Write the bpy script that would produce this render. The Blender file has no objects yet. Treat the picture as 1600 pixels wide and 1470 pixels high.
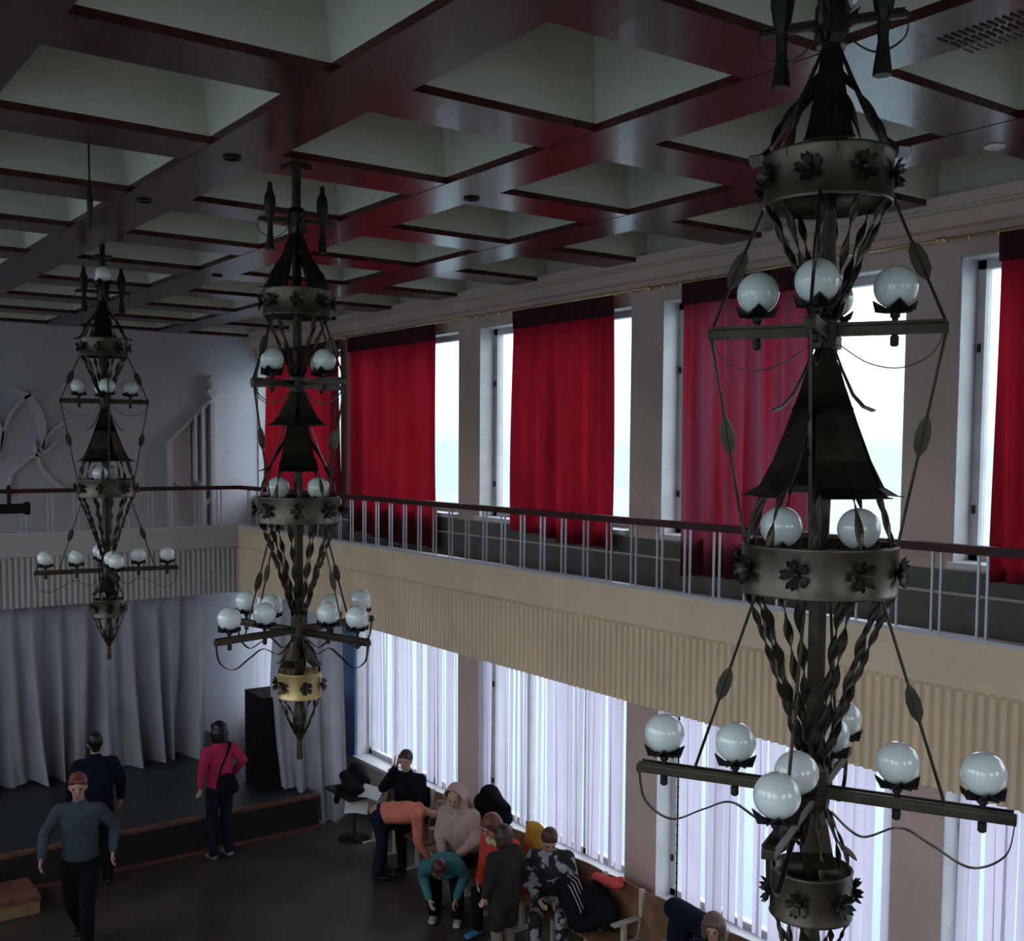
import bpy, bmesh, math, random
from mathutils import Vector, Matrix
random.seed(7)
S = bpy.context.scene
COL = S.collection
PI = math.pi
H = 4.95                      # camera height above the hall floor

# ------------------------------------------------------------------ camera
YAW, PITCH, ROLL = 0.6277, -0.0661, 0.0061
cy_, sy_ = math.cos(YAW), math.sin(YAW); cp_, sp_ = math.cos(PITCH), math.sin(PITCH)
fwd = Vector((sy_*cp_, cy_*cp_, sp_)); rgt = Vector((cy_, -sy_, 0)); upv = rgt.cross(fwd)
R_ = rgt*math.cos(ROLL) + upv*math.sin(ROLL); U_ = -rgt*math.sin(ROLL) + upv*math.cos(ROLL)
cam_d = bpy.data.cameras.new('camera'); cam = bpy.data.objects.new('camera', cam_d); COL.objects.link(cam)
m = Matrix((R_, U_, -fwd)).transposed().to_4x4(); m.translation = Vector((0, 0, H)); cam.matrix_world = m
cam_d.sensor_fit = 'HORIZONTAL'; cam_d.sensor_width = 36.0; cam_d.lens = 36*1732/1600
cam_d.shift_y = 77.5/1600; cam_d.clip_start = 0.05; cam_d.clip_end = 500
S.camera = cam

# ------------------------------------------------------------------ world, exposure
W = bpy.data.worlds.new('World'); S.world = W; W.use_nodes = True
nt = W.node_tree; nt.nodes.clear()
tc = nt.nodes.new('ShaderNodeTexCoord'); sx = nt.nodes.new('ShaderNodeSeparateXYZ'); cr = nt.nodes.new('ShaderNodeValToRGB')
bg = nt.nodes.new('ShaderNodeBackground'); ow = nt.nodes.new('ShaderNodeOutputWorld')
nt.links.new(tc.outputs['Generated'], sx.inputs[0]); nt.links.new(sx.outputs['Z'], cr.inputs[0])
cr.color_ramp.elements[0].position = 0.0; cr.color_ramp.elements[0].color = (0.24, 0.32, 0.34, 1)
cr.color_ramp.elements[1].position = 0.13; cr.color_ramp.elements[1].color = (0.82, 0.88, 1.0, 1)
nt.links.new(cr.outputs[0], bg.inputs[0]); bg.inputs[1].default_value = 1.7
nt.links.new(bg.outputs[0], ow.inputs[0])
S.view_settings.view_transform = 'Standard'; S.view_settings.look = 'None'
S.view_settings.exposure = 1.2; S.view_settings.gamma = 1; S.view_settings.use_curve_mapping = False

# ------------------------------------------------------------------ materials
MATS = {}
def mat(name, col, rough=0.6, metal=0.0, var=0.0, vscale=4.0, bump=0.0, bscale=40.0, coat=0.0, col2=None, stretch=None, trans=0.0, spec=0.5):
    if name in MATS: return MATS[name]
    m = bpy.data.materials.new(name); m.use_nodes = True; t = m.node_tree; b = t.nodes['Principled BSDF']
    b.inputs['Base Color'].default_value = (*col, 1); b.inputs['Roughness'].default_value = rough
    b.inputs['Metallic'].default_value = metal; b.inputs['Coat Weight'].default_value = coat
    b.inputs['Specular IOR Level'].default_value = spec
    tcn = t.nodes.new('ShaderNodeTexCoord'); mp = t.nodes.new('ShaderNodeMapping'); t.links.new(tcn.outputs['Object'], mp.inputs[0])
    if stretch: mp.inputs['Scale'].default_value = stretch
    if var > 0 or col2:
        n = t.nodes.new('ShaderNodeTexNoise'); n.inputs['Scale'].default_value = vscale; n.inputs['Detail'].default_value = 5
        t.links.new(mp.outputs[0], n.inputs[0])
        r = t.nodes.new('ShaderNodeValToRGB'); t.links.new(n.outputs[0], r.inputs[0])
        c2 = col2 or tuple(c*(1-var) for c in col); c1 = col if col2 else tuple(min(1, c*(1+var)) for c in col)
        r.color_ramp.elements[0].position = 0.35; r.color_ramp.elements[1].position = 0.65
        r.color_ramp.elements[0].color = (*c2, 1); r.color_ramp.elements[1].color = (*c1, 1)
        t.links.new(r.outputs[0], b.inputs['Base Color'])
    if bump > 0:
        n = t.nodes.new('ShaderNodeTexNoise'); n.inputs['Scale'].default_value = bscale; n.inputs['Detail'].default_value = 3
        t.links.new(mp.outputs[0], n.inputs[0])
        bp = t.nodes.new('ShaderNodeBump'); bp.inputs['Strength'].default_value = bump; bp.inputs['Distance'].default_value = 0.01
        t.links.new(n.outputs[0], bp.inputs['Height']); t.links.new(bp.outputs[0], b.inputs['Normal'])
    if trans > 0:
        tr = t.nodes.new('ShaderNodeBsdfTranslucent'); tr.inputs[0].default_value = (*col, 1)
        mx = t.nodes.new('ShaderNodeMixShader'); mx.inputs[0].default_value = trans
        t.links.new(b.outputs[0], mx.inputs[1]); t.links.new(tr.outputs[0], mx.inputs[2])
        if b.inputs['Base Color'].links: t.links.new(b.inputs['Base Color'].links[0].from_socket, tr.inputs[0])
        t.links.new(mx.outputs[0], t.nodes['Material Output'].inputs[0])
    MATS[name] = m; return m

WALL = mat('tan_plaster', (0.56, 0.41, 0.36), 0.85, var=0.08, vscale=1.5, bump=0.15, bscale=60)
FASC = mat('ribbed_plaster', (0.72, 0.56, 0.39), 0.75, var=0.06, vscale=2, bump=0.1, bscale=60)
SWALL = mat('stage_wall_paint', (0.46, 0.46, 0.50), 0.8, var=0.06, vscale=1.2, bump=0.1, bscale=60)
CEIL = mat('coffer_plaster', (0.50, 0.49, 0.40), 0.85, var=0.08, vscale=1.0, bump=0.2, bscale=50)
BOARD = mat('varnished_board', (0.05, 0.011, 0.010), 0.27, var=0.35, vscale=2.5, bump=0.12, bscale=6, coat=0.08, spec=.38, stretch=(3, 3, 3))
FLOOR = mat('worn_floor', (0.065, 0.047, 0.037), 0.5, col2=(0.03, 0.021, 0.017), vscale=1.6, bump=0.12, bscale=9)
STAGE = mat('stage_floor', (0.022, 0.026, 0.028), 0.5, var=0.25, vscale=2, bump=0.1, bscale=8)
STAGEF = mat('stage_front', (0.018, 0.014, 0.012), 0.6, var=0.3, vscale=3)
EDGE = mat('stage_edge_wood', (0.16, 0.06, 0.04), 0.5, var=0.3, vscale=5)
STEP = mat('step_wood', (0.26, 0.17, 0.07), 0.6, var=0.2, vscale=6)
WHITEP = mat('white_window_paint', (0.55, 0.54, 0.55), 0.45, var=0.08, vscale=5)
SILLM = mat('sill_paint', (0.6, 0.6, 0.62), 0.4)
DWALL = mat('dado_paint_and_shade', (0.10, 0.10, 0.095), 0.7, var=0.2, vscale=3)  # grey wall paint, darkened to carry the shade under the bright windows
RAIL = mat('handrail_wood', (0.045, 0.008, 0.010), 0.5, var=0.3, vscale=6, spec=.3)
BAR = mat('baluster_metal', (0.55, 0.56, 0.62), 0.4, metal=0.7)
CURB = mat('curb_metal', (0.5, 0.5, 0.55), 0.45, metal=0.3)
BRONZE = mat('aged_bronze', (0.045, 0.034, 0.024), 0.40, metal=0.75, var=0.35, vscale=9, bump=0.1, bscale=30)
BRASS = mat('ring_brass', (0.10, 0.082, 0.06), 0.38, metal=0.75, var=0.4, vscale=7, bump=0.1, bscale=20)
YBRASS = mat('yellow_brass', (0.50, 0.36, 0.16), 0.4, metal=0.6, var=.2, vscale=8)
BLACKM = mat('black_iron', (0.012, 0.011, 0.011), 0.5, metal=0.4)
OPAL = mat('opal_glass', (0.76, 0.82, 0.79), 0.12, coat=0.6, spec=0.6)
def cloth(name, dif, tra, k, vs=3.0, c2=None, st=.25):
    m = mat(name, tra, .85, var=.18, vscale=vs, bump=.1, bscale=120, trans=k, stretch=(1, 1, st), col2=c2)
    t = m.node_tree; b = t.nodes['Principled BSDF']
    for l in list(b.inputs['Base Color'].links): t.links.remove(l)
    b.inputs['Base Color'].default_value = (*dif, 1); b.inputs['Specular IOR Level'].default_value = .2
    return m
REDC = cloth('red_curtain_cloth', (.05, .004, .009), (.30, .007, .018), .36)
REDF = cloth('faded_red_curtain_cloth', (.06, .008, .014), (.30, .009, .022), .38, 7.0, (.22, .06, .10), .06)
REDH = mat('curtain_header_cloth', (.045, .004, .010), .9, bump=.2, bscale=90)
GREYC = mat('grey_stage_curtain', (0.42, 0.42, 0.45), 0.65, var=0.08, vscale=2, bump=0.1, bscale=100, trans=0.12)
SHEER = mat('pale_sheer_cloth', (0.60, 0.58, 0.66), 0.7, var=0.05, vscale=3, trans=0.5)
BLIND = mat('lilac_blind_slat', (0.64, 0.58, 0.68), 0.7, var=0.03, vscale=3, trans=0.55)
BLUEP = mat('blue_panel_paint', (0.10, 0.18, 0.36), 0.6)
PLASTIC = mat('black_cabinet', (0.004, 0.004, 0.005), 0.6, bump=0.1, spec=.2)
GRILL = mat('speaker_grill', (0.006, 0.006, 0.007), 0.8, spec=.2)
PLY = mat('brown_plywood', (0.17, 0.085, 0.045), 0.4, var=0.25, vscale=5, coat=0.2, stretch=(1, 6, 1))
CREAM = mat('cream_chair_frame', (0.50, 0.43, 0.35), 0.5)
SEATM = mat('worn_seat', (0.25, 0.19, 0.14), 0.5, var=0.2, vscale=6)
GOLD = mat('gold_rod', (0.62, 0.47, 0.25), 0.3, metal=0.8)
SKIN = mat('skin', (0.48, 0.27, 0.20), 0.6)
PAPER = mat('paper', (0.6, 0.6, 0.58), 0.8)
GROUND = mat('pale_ground', (0.27, 0.33, 0.34), 0.9)
RELIEF = mat('relief_plaster', (0.52, 0.50, 0.52), 0.75, var=0.05, bump=0.1)
def glass():
    m = bpy.data.materials.new('window_glass'); m.use_nodes = True; t = m.node_tree; t.nodes.clear()
    o = t.nodes.new('ShaderNodeOutputMaterial'); a = t.nodes.new('ShaderNodeBsdfTransparent'); g = t.nodes.new('ShaderNodeBsdfGlossy')
    g.inputs['Roughness'].default_value = 0.02; f0 = t.nodes.new('ShaderNodeLayerWeight'); f0.inputs[0].default_value = .5; f = t.nodes.new('ShaderNodeMath'); f.operation = 'POWER'; f.inputs[1].default_value = 4.0; t.links.new(f0.outputs['Facing'], f.inputs[0]); mx = t.nodes.new('ShaderNodeMixShader')
    a.inputs[0].default_value = (0.95, 0.98, 0.98, 1)
    t.links.new(f.outputs[0], mx.inputs[0]); t.links.new(a.outputs[0], mx.inputs[1]); t.links.new(g.outputs[0], mx.inputs[2]); t.links.new(mx.outputs[0], o.inputs[0])
    return m
GLASS = glass()

# ------------------------------------------------------------------ mesh helpers
def mesh_of(bm, name, mt, smooth=False):
    me = bpy.data.meshes.new(name); bm.normal_update(); bm.to_mesh(me); bm.free()
    me.materials.append(mt)
    if smooth:
        for p in me.polygons: p.use_smooth = True
    return me
def link(me, name, parent=None, loc=(0, 0, 0), rot=(0, 0, 0)):
    o = bpy.data.objects.new(name, me); COL.objects.link(o); o.location = loc; o.rotation_euler = rot
    if parent: o.parent = parent
    return o
def obj(name, bm, mt, parent=None, loc=(0, 0, 0), rot=(0, 0, 0), smooth=False):
    return link(mesh_of(bm, name, mt, smooth), name, parent, loc, rot)
def struct(name, bm, mt, smooth=False, parent=None):
    o = obj(name, bm, mt, parent, smooth=smooth)
    if not parent: o['kind'] = 'structure'
    return o
def tag(o, label, cat, group=None):
    o['label'] = label; o['category'] = cat
    if group: o['group'] = group
    return o
def thing(name, label, cat, loc=(0, 0, 0), rotz=0, group=None):
    o = bpy.data.objects.new(name, None); COL.objects.link(o); o.location = loc; o.rotation_euler = (0, 0, rotz); o.empty_display_size = 0.1
    return tag(o, label, cat, group)
B = bmesh.new
def box(bm, x0, x1, y0, y1, z0, z1, M=None):
    vs = [bm.verts.new((x, y, z)) for x in (x0, x1) for y in (y0, y1) for z in (z0, z1)]
    for f in ((0, 1, 3, 2), (4, 6, 7, 5), (0, 4, 5, 1), (2, 3, 7, 6), (0, 2, 6, 4), (1, 5, 7, 3)): bm.faces.new([vs[i] for i in f])
    if M: bmesh.ops.transform(bm, matrix=M, verts=vs)
    return vs
def bbox(x0, x1, y0, y1, z0, z1, bev=0.0):
    bm = B(); box(bm, x0, x1, y0, y1, z0, z1)
    if bev: bmesh.ops.bevel(bm, geom=bm.edges[:], offset=bev, segments=2, affect='EDGES', profile=0.7)
    return bm
def loft(bm, rings, cap=True, closed=True):
    rv = [[bm.verts.new(p) for p in r] for r in rings]
    n = len(rv[0])
    for a, b in zip(rv, rv[1:]):
        for i in range(n if closed else n-1):
            j = (i+1) % n; bm.faces.new((a[i], a[j], b[j], b[i]))
    if cap and closed:
        bm.faces.new(rv[0][::-1]); bm.faces.new(rv[-1])
    return rv
def frame_of(d, ref=None):
    d = Vector(d).normalized(); r = Vector(ref) if ref is not None else (Vector((0, 0, 1)) if abs(d.z) < .9 else Vector((1, 0, 0)))
    s = d.cross(r)
    if s.length < 1e-4: s = d.cross(Vector((0, 1, 0)))
    s.normalize(); return s, s.cross(d).normalized()
def tube(bm, pts, r, n=8, taper=None):
    pts = [Vector(p) for p in pts]; rings = []
    s = None
    for i, p in enumerate(pts):
        d = (pts[min(i+1, len(pts)-1)] - pts[max(i-1, 0)])
        if s is None: s, u = frame_of(d)
        else:
            dn = d.normalized(); s = (s - dn*s.dot(dn)).normalized(); u = s.cross(dn).normalized()
        rr = taper[i] if taper else r
        rings.append([p + (s*math.cos(2*PI*k/n) + u*math.sin(2*PI*k/n))*rr for k in range(n)])
    loft(bm, rings)
def lathe(bm, prof, n=24, cx=0, cy=0, cap=True):
    loft(bm, [[(cx + r*math.cos(2*PI*k/n), cy + r*math.sin(2*PI*k/n), z) for k in range(n)] for r, z in prof], cap)
def ell(bm, c, r, n=14, M=None):
    R = Matrix.Diagonal((*r, 1)) if isinstance(r, (tuple, list)) else Matrix.Diagonal((r, r, r, 1))
    bmesh.ops.create_uvsphere(bm, u_segments=n, v_segments=max(6, n*2//3), radius=1, matrix=Matrix.Translation(c) @ (M or Matrix()) @ R)
def ribbon(bm, pts, wid, th, nrm):
    """flat bar along pts; wid(i) width; nrm(i) direction of the width"""
    rings = []
    pts = [Vector(p) for p in pts]
    for i, p in enumerate(pts):
        d = (pts[min(i+1, len(pts)-1)] - pts[max(i-1, 0)]).normalized()
        w = Vector(nrm(i)); w = (w - d*w.dot(d)).normalized(); t = d.cross(w)
        a = wid(i) if callable(wid) else wid
        rings.append([p + w*a/2 + t*th/2, p - w*a/2 + t*th/2, p - w*a/2 - t*th/2, p + w*a/2 - t*th/2])
    loft(bm, rings)

# ------------------------------------------------------------------ room numbers
XW, XF, YF, YS = 7.17, 6.21, 15.32, 16.85      # window wall, gallery fronts, stage wall
XL, YR = -2.4, -4.0                            # wall behind / left of the camera
Y0, BAY, PW = 13.956, 3.0, 0.42                # pillar rhythm
ZB = 6.647                                     # underside of the ceiling boards
FT, FB, FL = 3.776, 2.816, 3.482               # fascia top, bottom, top of flutes
ZR = 4.362
PXB, PYB = 1.5778, 1.5

# floor
bm = B(); box(bm, XL-.3, XW+.3, YR-.3, YS+.3, -.2, 0); struct('floor', bm, FLOOR)
# window wall: pillars + spandrels
bm = B()
for i in range(0, 6):
    ya = Y0 - BAY*i
    box(bm, XW, XW+.34, ya-PW, min(ya, YS), 0, 6.95)
box(bm, XW+.002, XW+.342, YR, YS, 0, .62)
box(bm, XW+.002, XW+.342, YR, YS, 2.9, 4.10)
box(bm, XW+.002, XW+.342, YR, YS, 6.30, 6.95)
box(bm, XW+.001, XW+.341, YR, -1.5, 0, 6.95)
struct('wall_right', bm, WALL)
bm = B(); box(bm, XL-.3, XW+.3, YS, YS+.3, 0, 7.3); struct('wall_stage', bm, SWALL)
bm = B()
for za, zb in ((0, .65), (2.6, 3.5), (6.30, 7.3)): box(bm, XL-.3, XL, YR, YS, za, zb)
for i in range(8):
    ya = YS-.8-2.6*i; box(bm, XL-.3, XL-.001, ya, min(ya+.5, YS), .60, 6.4)
box(bm, XL-.299, XL-.002, 6.0, YS, .6, 2.65)
box(bm, XL-.3, XL, YR, YR+1.0, .6, 6.4)
struct('wall_left', bm, WALL)
for i in range(7):
    for j, (za, zb) in enumerate(((3.5, 6.30), (.65, 2.6))):
        if j and i < 4: continue
        a = YS-.8-2.6*i-2.1; b = a+2.1; f = B()
        for y in (a, a+1.02, b-.06): box(f, XL-.25, XL-.18, y, y+.06, za, zb)
        box(f, XL-.25, XL-.18, a, b, za, za+.06); box(f, XL-.25, XL-.18, a, b, zb-.06, zb)
        o = struct('window_%d' % (30+2*i+j), f, WHITEP)
        g = B(); box(g, XL-.22, XL-.21, a+.05, b-.05, za+.05, zb-.05); obj('glass_pane', g, GLASS, o)
# rear wall with two windows
bm = B()
box(bm, XL, XW, YR-.3, YR, 0, 4.2); box(bm, XL, XW, YR-.3, YR, 6.2, 7.3)
for a, b in ((XL, -.6), (1.8, 3.0), (5.4, XW)): box(bm, a, b, YR-.3, YR, 4.2, 6.2)
struct('wall_rear', bm, WALL)
for i, (a, b) in enumerate(((-.6, 1.8), (3.0, 5.4))):
    f = B()
    for x in (a, b-.06): box(f, x, x+.06, YR-.25, YR-.17, 4.2, 6.2)
    box(f, a, b, YR-.25, YR-.17, 4.2, 4.27); box(f, a, b, YR-.25, YR-.17, 6.13, 6.2)
    o = struct('window_%d' % (20+i), f, WHITEP)
    g = B(); box(g, a+.05, b-.05, YR-.215, YR-.205, 4.26, 6.14); obj('glass_pane', g, GLASS, o)

# ceiling: coffers above the boards
xs = [2.3672 + PXB*k for k in range(-3, 4)]; ys = [4.690 + 1.5*(k-1) for k in range(-5, 10)]
WX, WY = 0.4198, 0.4266
bm = B(); ZC = ZB+.045
def quad(bm, *p): bm.faces.new([bm.verts.new(v) for v in p])
xedges = [(x+WX, x2) for x, x2 in zip(xs, xs[1:])]; xedges = [(XL, xs[0])] + xedges
yedges = [(y+WY, y2) for y, y2 in zip(ys, ys[1:])]
DEP, INS = 0.46, 0.10
for (a, b) in xedges:
    for (c, d) in yedges:
        b2, d2 = min(b, XW), min(d, YS)
        if b2-a < .3 or d2-c < .3: continue
        p = [(a, c), (b2, c), (b2, d2), (a, d2)]; q = [(a+INS, c+INS), (b2-INS, c+INS), (b2-INS, d2-INS), (a+INS, d2-INS)]
        for i in range(4):
            j = (i+1) % 4; quad(bm, (*p[i], ZC), (*p[j], ZC), (*q[j], ZC+DEP), (*q[i], ZC+DEP))
        quad(bm, *[(*v, ZC+DEP) for v in q])
struct('ceiling', bm, CEIL)
bm = B()
for x in xs: box(bm, x, min(x+WX, XW), YR, YS, ZB, ZC+.01)
for y in ys:
    for (a, b) in xedges: box(bm, a+.001, min(b, XW)-.001, y, min(y+WY, YS), ZB+.003, ZC+.01)
o = struct('trim_1', bm, BOARD)
bm = B(); box(bm, XL-.3, XW+.4, YR-.3, YS+.3, 7.32, 7.45); struct('ceiling_slab', bm, CEIL); bpy.data.objects['ceiling_slab'].name = 'ceiling.001'
# cornice along the window wall
bm = B(); box(bm, XW-.20, XW+.01, YR, YS, 6.60, ZB+.05); box(bm, XW-.10, XW+.01, YR, YS, 6.50, 6.61)
struct('trim_2', bm, WALL)
bm = B(); tube(bm, [(XW-.21, YR, 6.60), (XW-.21, YS, 6.60)], .011, 6); struct('trim_3', bm, CREAM)

# windows
def window(n, ya, yb, z0, z1, mull, upper):
    """opening between y=ya (near) and yb (far)"""
    fr = B(); x0, x1 = XW+.20, XW+.28
    fw = .075
    box(fr, x0, x1, ya, ya+fw, z0, z1); box(fr, x0, x1, yb-fw, yb, z0, z1)
    box(fr, x0, x1, ya, yb, z0, z0+fw); box(fr, x0, x1, ya, yb, z1-fw, z1)
    for t in mull: box(fr, x0, x1, ya+(yb-ya)*t-.03, ya+(yb-ya)*t+.03, z0, z1)
    o = struct('window_%d' % n, fr, WHITEP)
    g = B(); box(g, XW+.235, XW+.243, ya+.06, yb-.06, z0+.06, z1-.06); obj('glass_pane', g, GLASS, o)
    # white reveals and sill
    rv = B()
    box(rv, XW+.004, XW+.20, ya, ya+.012, z0, z1); box(rv, XW+.004, XW+.20, yb-.012, yb, z0, z1); box(rv, XW+.004, XW+.20, ya, yb, z1-.012, z1)
    obj('reveal', rv, WHITEP, o)
    sl = B(); box(sl, XW-.06, XW+.21, ya+.0, yb-.0, z0-.03, z0+.012); obj('sill', sl, SILLM, o)
    hd = B()
    for zz in (z0+.35, z0+1.5): box(hd, x0-.02, x0, yb-.05, yb-.03, zz, zz+.06)
    obj('hinge', hd, BLACKM, o)
for k in range(0, 6):
    far = min(Y0 - BAY*(k-1) - PW, YS-.02) if k else 16.84
    near = Y0 - BAY*k
    window(1+k, near, far, 4.14, 6.30, (0.5,), True)
    window(10+k, near, far, .65, 2.9, (0.33, 0.72), False)
bm = B(); box(bm, -120, 120, -120, 120, -1.2, -1.0); g = struct('ground', bm, GROUND)
# gallery wall below the upper windows, backlit shade put into its grey, + pipe
bm = B(); box(bm, XW-.012, XW+.0015, YR, YS, 3.35, 4.09); struct('trim_4', bm, DWALL)
bm = B(); tube(bm, [(XW-.05, -1, 3.93), (XW-.05, YS-.1, 3.93)], .012, 6); tube(bm, [(XW-.05, -1, 3.55), (XW-.05, YS-.1, 3.55)], .012, 6); struct('trim_5', bm, CREAM)

# galleries: slab + fluted fascia (window side, stage side)
bm = B(); box(bm, XF+.09, XW, YR, YS, 2.98, 3.35); box(bm, XL, XF+.1, YF+.09, YS, 2.98, 3.35); struct('floor_gallery', bm, FASC); bpy.data.objects['floor_gallery'].name = 'floor.001'
def fascia(name, L, place, mt=None):
    bm = B()
    # plain upper band
    pr = [(-.0, FT), (-.0, FL), (.10, FL), (.10, FT)]
    a = [place(0, d, z) for d, z in pr]; b = [place(L, d, z) for d, z in pr]; loft(bm, [a, b])
    # flutes : half round mouldings, pitch 73 mm
    pitch, n = 0.0733, int(L/0.0733); top = []; bot = []
    for i in range(n):
        s0 = i*pitch
        for k in range(6):
            t = k/6; s = s0 + .004 + t*(pitch-.008)
            dd = .012 - .026*math.sin(PI*t)
            top.append((s, dd))
        top.append((s0+pitch-.004, .02)); top.append((s0+pitch+.003, .02))
    ra = [place(s, d, FL-.022) for s, d in top]; ra0 = [place(s, .02, FL) for s, d in top]; rb = [place(s, d, FB) for s, d in top]; rc = [place(s, .10, FB) for s, d in top]
    loft(bm, [ra0, ra, rb, rc], closed=False)
    bmesh.ops.recalc_face_normals(bm, faces=bm.faces[:])
    return struct(name, bm, mt or FASC)
fascia('trim_6', YF-YR, lambda s, d, z: (XF+d, YF+.10-s if False else YF-s, z))
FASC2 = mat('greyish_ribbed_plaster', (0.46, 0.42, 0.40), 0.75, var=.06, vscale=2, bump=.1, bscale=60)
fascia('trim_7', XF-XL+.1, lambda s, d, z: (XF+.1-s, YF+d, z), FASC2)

# balustrades
def balustrade(name, label, pts_r, pairs, axis):
    t = thing(name, label, 'railing', (pts_r[0][0], pts_r[0][1], FT))
    Mi = Vector((pts_r[0][0], pts_r[0][1], FT))
    bm = B(); ribbon(bm, [Vector((x, y, ZR-.025))-Mi for x, y in pts_r], .075, .055, lambda i: (1, 0, 0) if axis == 'y' else (0, 1, 0)); obj('handrail', bm, RAIL, t)
    bm = B(); ribbon(bm, [Vector((x, y, FT+.012))-Mi for x, y in pts_r[:]], .09, .024, lambda i: (1, 0, 0) if axis == 'y' else (0, 1, 0)); obj('base_strip', bm, CURB, t)
    src = None
    for (x, y) in pairs:
        if src is None:
            bm = B()
            for s in (-.03, .03):
                dx, dy = (0, s) if axis == 'y' else (s, 0)
                box(bm, dx-.007, dx+.007, dy-.007, dy+.007, .02, ZR-FT-.05)
            src = mesh_of(bm, 'baluster_pair', BAR)
        link(src, 'baluster_pair', t, (x-Mi.x, y-Mi.y, 0))
XR_ = XF+.045
balustrade('balcony_railing', 'dark red handrail on pairs of silver bars along the window gallery', [(XR_, YR+.1), (XR_, 8), (XR_, YF+.045-.0)], [(XR_, 11.905-.314*k) for k in range(-10, 42)], 'y')
balustrade('balcony_railing', 'dark handrail with thin dark bars along the stage wall gallery', [(XL+.1, YF+.045), (3, YF+.045), (XR_-.04, YF+.045)], [(3.30+.33*k, YF+.045) for k in range(-12, 9)], 'x')

# curtain rods
for k in range(0, 5):
    far = 16.7 if k == 0 else Y0 - BAY*(k-1) - .36; near = Y0 - BAY*k - .32
    t = thing('curtain_rod', ['gold curtain rod above the window nearest the stage', 'gold curtain rod over the second window from the stage', 'gold curtain rod over the third window from the stage', 'gold curtain rod above the window behind the near chandelier', 'gold curtain rod at the right edge above the last window', 'gold curtain rod above a window outside the frame'][k], 'curtain rod', (XW-.13, near, 6.41), 0)
    bm = B(); tube(bm, [(0, 0, 0), (0, far-near, 0)], .011, 8); obj('rod', bm, GOLD, t, smooth=True)
    for q in range(13):
        if 'rring' not in MATS:
            bm = B(); ell(bm, (0, 0, 0), (.02, .008, .024), 8); MATS['rring'] = mesh_of(bm, 'rod_ring', GOLD, True)
            bm = B(); ell(bm, (0, 0, 0), .025, 8); MATS['rend'] = mesh_of(bm, 'finial', GOLD, True)
        link(MATS['rring'], 'rod_ring', t, (0, .2+q*(far-near-.4)/12, -.004))
    for yy in (0, far-near): link(MATS['rend'], 'finial', t, (0, yy, 0))

# drapery
def drape(bm, p0, p1, ztop, zbot, folds, amp, nx=90, nz=24, seed=0, flare=0.0, spread=None, kick=None):
    """cloth hanging between two points (x,y); zbot may be a function of u; spread(u,v)->(du) shifts along the path"""
    rnd = random.Random(seed); ph = [rnd.uniform(0, 6.28) for _ in range(6)]; fr = [folds*f for f in (1, .53, 1.71, .27)]
    p0 = Vector(p0); p1 = Vector(p1); d = (p1-p0); L = d.length; d.normalize(); nrm = Vector((-d.y, d.x))
    grid = []
    for j in range(nz+1):
        v = j/nz; row = []
        for i in range(nx+1):
            u = i/nx
            off = (math.sin(2*PI*fr[0]*u+ph[0]+.5*math.sin(3*v+ph[4])) + .6*math.sin(2*PI*fr[1]*u+ph[1]+v) + .4*math.sin(2*PI*fr[2]*u+ph[2]))*amp*(.35+.65*v+flare*v*v)
            if kick: off += -kick(u, v) if nrm.y < 0 else kick(u, v)
            uu = u + (spread(u, v) if spread else 0)
            zt = ztop(u) if callable(ztop) else ztop; zb = zbot(u) if callable(zbot) else zbot
            q = p0 + d*uu*L + nrm*off
            row.append(bm.verts.new((q.x, q.y, zt+(zb-zt)*v)))
        grid.append(row)
    for a, b in zip(grid, grid[1:]):
        for i in range(nx): bm.faces.new((a[i], a[i+1], b[i+1], b[i]))
XC = 7.03
cur = [(16.15, 13.72, 6.42, (4.02, 4.0), 'red curtain seen behind the middle chandelier, nearest the stage', 0),
       (13.43, 11.24, 6.42, (3.80, 3.72), 'bright red curtain just right of the middle chandelier', 1),
       (9.66, 8.05, 6.41, (4.05, 3.95), 'red curtain hanging alone between two bright panes in mid gallery', 2),
       (7.12, 5.70, 6.40, (3.80, 3.9), 'faded crimson curtain behind the near chandelier, half lit', 3),
       (4.15, 2.75, 6.42, (4.05, 4.0), 'red curtain cut off by the right edge of the picture', 4)]
for ya, yb, zt, (h0, h1), lab, sd in cur:
    bm = B(); drape(bm, (XC, ya), (XC, yb), 6.385, lambda u: h0+(h1-h0)*u + .015*math.sin(9*u), 6.5, .052, seed=sd+10,
                    spread=(lambda u, v: (.05*v*(u-.0) if sd == 3 else 0)))
    o = tag(obj('red_curtain', bm, REDF if sd == 3 else REDC, smooth=True), lab, 'curtain', 'red gallery curtains')
    bm = B(); drape(bm, (XC-.02, ya+.01), (XC-.02, yb-.01), 6.39, lambda u: 6.20, 26, .010, nz=4, seed=sd)
    hm = obj('header_tape', bm, REDH, o, smooth=True); q = hm.modifiers.new('thick', 'SOLIDIFY'); q.thickness = .006

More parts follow.
